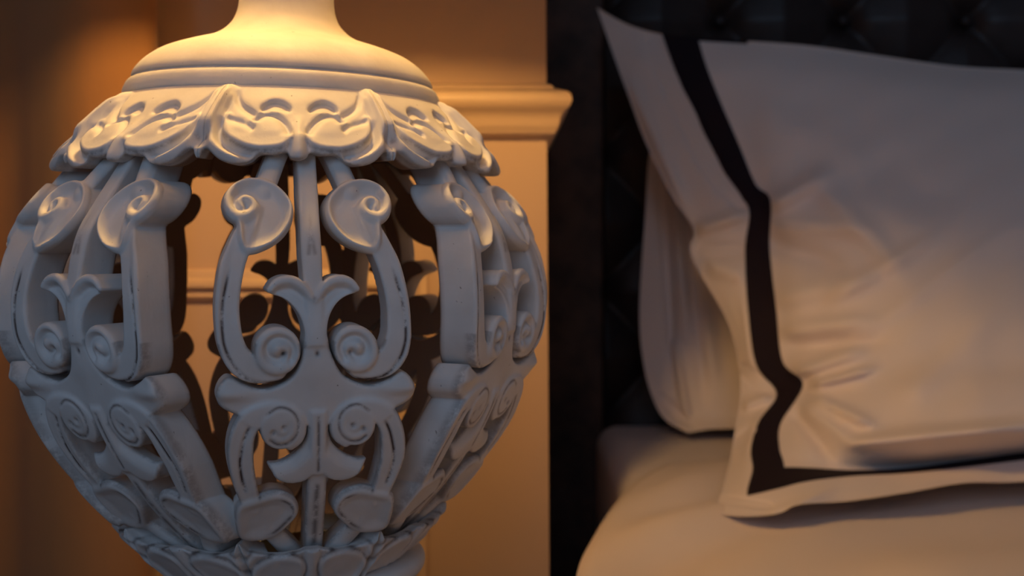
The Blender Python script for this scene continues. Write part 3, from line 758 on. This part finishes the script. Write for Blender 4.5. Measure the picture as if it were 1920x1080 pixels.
C4 = np.concatenate([R, D0[..., None], B[..., None]], -1); Q = dense(C4)
px, py, dd, bb = [Q[..., i_] for i_ in range(4)]; bb = np.maximum(bb, 0)
def ridges(px, py, L):
    o_ = 0*px
    for x0, y0, x1, y1, w_, a in L:
        dx, dy = x1-x0, y1-y0; l = math.hypot(dx, dy); t = ((px-x0)*dx+(py-y0)*dy)/l/l; q = ((py-y0)*dx-(px-x0)*dy)/l
        o_ = o_+a*np.exp(-(q/w_)**2)*sstep(-.12, .12, t)*sstep(1.15, .7, t)
    return o_
WR = [(1525,720,1640,690,9,.006),(1530,747,1640,800,10,.007),(1490,700,1620,655,14,.006),(1490,775,1560,860,12,-.005),(1510,760,1600,830,16,.005),
      (1445,385,1560,320,16,.006),(1450,420,1640,430,20,.004),(1440,455,1580,500,16,-.004),(1460,560,1640,520,18,.004),(1470,620,1640,600,14,.005),(1480,650,1650,640,10,-.004),
      (1560,560,1760,440,14,.004),(1600,640,1900,420,12,.0018),(1700,740,1900,560,26,.0022),(1430,215,1620,300,34,.0022),(1540,350,1700,520,22,.004),(1640,300,1820,420,46,-.003),
      (1330,300,1395,395,9,-.006),(1225,90,1350,345,12,-.010),(1180,150,1290,400,14,.004),(1310,430,1400,400,12,.006),(1310,470,1395,470,10,-.004),(1330,500,1400,520,10,.004),
      (1390,690,1450,738,9,-.006),(1395,760,1450,742,8,.005),(1380,830,1420,800,8,-.004),(1350,935,1450,950,6,-.004),(1440,965,1560,920,8,.003),(1600,830,1920,800,14,.008)]
wr_ = ridges(px, py, WR)
rip = .0012*np.sin(px*.045+py*.03)*np.sin(py*.035-px*.012)
front = unproj(px, py, dd-1.25*bb-2.9*wr_-1.5*rip)
back = unproj(px, py, dd+.55*bb+.0035)
n_, m_ = px.shape
ia, ib = 2*NS, 3*NS                          # ribbon columns
ja, jb = 12*NS, 13*NS                        # ribbon rows
pil = empty('pillow', (.5, 1.0, ZM)); op = np.array((.5, 1.0, ZM))
FF = grid_faces(n_, m_, 0, flip=False); ri = FF[:, 0]//m_; ci = FF[:, 0] % m_
isrib = ((ci >= ia) & (ci < ib) & (ri < jb)) | ((ri >= ja) & (ri < jb) & (ci >= ia))
isrib |= (ri < 1) & (ci >= ia) & (ci < ia+2*NS)
nv = n_*m_
allv = np.concatenate([front.reshape(-1, 3), back.reshape(-1, 3)])-op
FB = grid_faces(n_, m_, nv, flip=True)
def strip(a, b): return np.stack([a[:-1], a[1:], b[1:], b[:-1]], 1)
I0 = np.arange(n_)*m_; J0 = np.arange(m_)
side = np.concatenate([strip(I0, I0+nv), strip(I0+m_-1+nv, I0+m_-1), strip(J0+nv, J0), strip(J0+(n_-1)*m_, J0+(n_-1)*m_+nv)])
def compact(Vv_, Fc):
    used = np.unique(Fc); mp_ = -np.ones(len(Vv_), int); mp_[used] = np.arange(len(used)); return Vv_[used], mp_[Fc]
v1, f1 = compact(allv, np.concatenate([FF[~isrib], FB, side])); mesh_obj('pillowcase', v1, f1[:, ::-1].copy(), M_linen, pil)
off = allv.copy(); off[:nv, 1] -= .0006
v2, f2 = compact(off, FF[isrib]); rb_ = mesh_obj('ribbon_border', v2, f2[:, ::-1].copy(), M_ribbon, pil)
s = rb_.modifiers.new('thick', 'SOLIDIFY'); s.thickness = .0012; s.offset = 0
rb_['label'] = 'dark plum ribbon border'
tag(pil, 'large white pillow with dark ribbon border and wide flange, in front of the other', 'pillow')

# ---- rear pillow
R2 = [
 [(1226,262),(1262,262),(1300,262),(1420,250),(1700,240),(2100,240)],
 [(1216,300),(1250,305),(1290,310),(1420,310),(1700,310),(2100,310)],
 [(1210,400),(1246,402),(1290,400),(1420,400),(1700,400),(2100,400)],
 [(1203,500),(1246,500),(1295,500),(1430,500),(1700,500),(2100,500)],
 [(1199,590),(1250,590),(1300,590),(1430,590),(1700,590),(2100,590)],
 [(1204,665),(1258,670),(1312,668),(1440,665),(1700,660),(2100,650)],
 [(1219,733),(1268,735),(1322,738),(1450,735),(1700,730),(2100,710)],
 [(1245,785),(1290,778),(1335,780),(1450,780),(1700,775),(2100,750)],
 [(1290,812),(1325,806),(1360,804),(1450,803),(1700,800),(2100,780)],
]
R2 = np.array(R2, float)
Dr2 = np.array([1.200,1.195,1.185,1.172,1.160,1.147,1.133,1.12,1.10]); Bc2 = np.array([0,.004,.020,.030,.032,.03]); Br2 = np.array([0,.2,.5,.8,1,1,.8,.4,0])
C2 = np.concatenate([R2, (Dr2[:, None]*BK+0*R2[..., 0])[..., None], (Br2[:, None]*Bc2[None])[..., None]], -1); Q = dense(C2)
px, py, dd, bb = [Q[..., i_] for i_ in range(4)]; bb = np.maximum(bb, 0)
W2 = [(1240,330,1262,700,7,-.007),(1262,330,1285,620,9,.006),(1296,480,1320,760,8,-.006),(1318,560,1340,720,9,.005),(1230,740,1300,800,7,-.004),(1262,640,1290,790,9,.006)]
wr_ = ridges(px, py, W2)
front = unproj(px, py, dd-bb-2.4*wr_); back = unproj(px, py, dd+.25*bb+.004); n_, m_ = px.shape; nv = n_*m_
P2 = empty('pillow', (.5, 1.15, ZM)); op = np.array((.5, 1.15, ZM))
allv = np.concatenate([front.reshape(-1, 3), back.reshape(-1, 3)])-op
I0 = np.arange(n_)*m_; J0 = np.arange(m_)
side = np.concatenate([strip(I0, I0+nv), strip(I0+m_-1+nv, I0+m_-1), strip(J0+nv, J0), strip(J0+(n_-1)*m_, J0+(n_-1)*m_+nv)])
FF = grid_faces(n_, m_); cc = FF[:, 0] % m_; isf = cc < NS
mesh_obj('pillow_body', *compact(allv, np.concatenate([FF[~isf], grid_faces(n_, m_, nv, flip=True), side])[:, ::-1].copy()), M_linen, P2)
mesh_obj('flange', *compact(allv, FF[isf][:, ::-1].copy()), M_linen, P2)
tag(P2, 'plain white pillow standing behind the ribbon-bordered one, only its left edge showing', 'pillow')
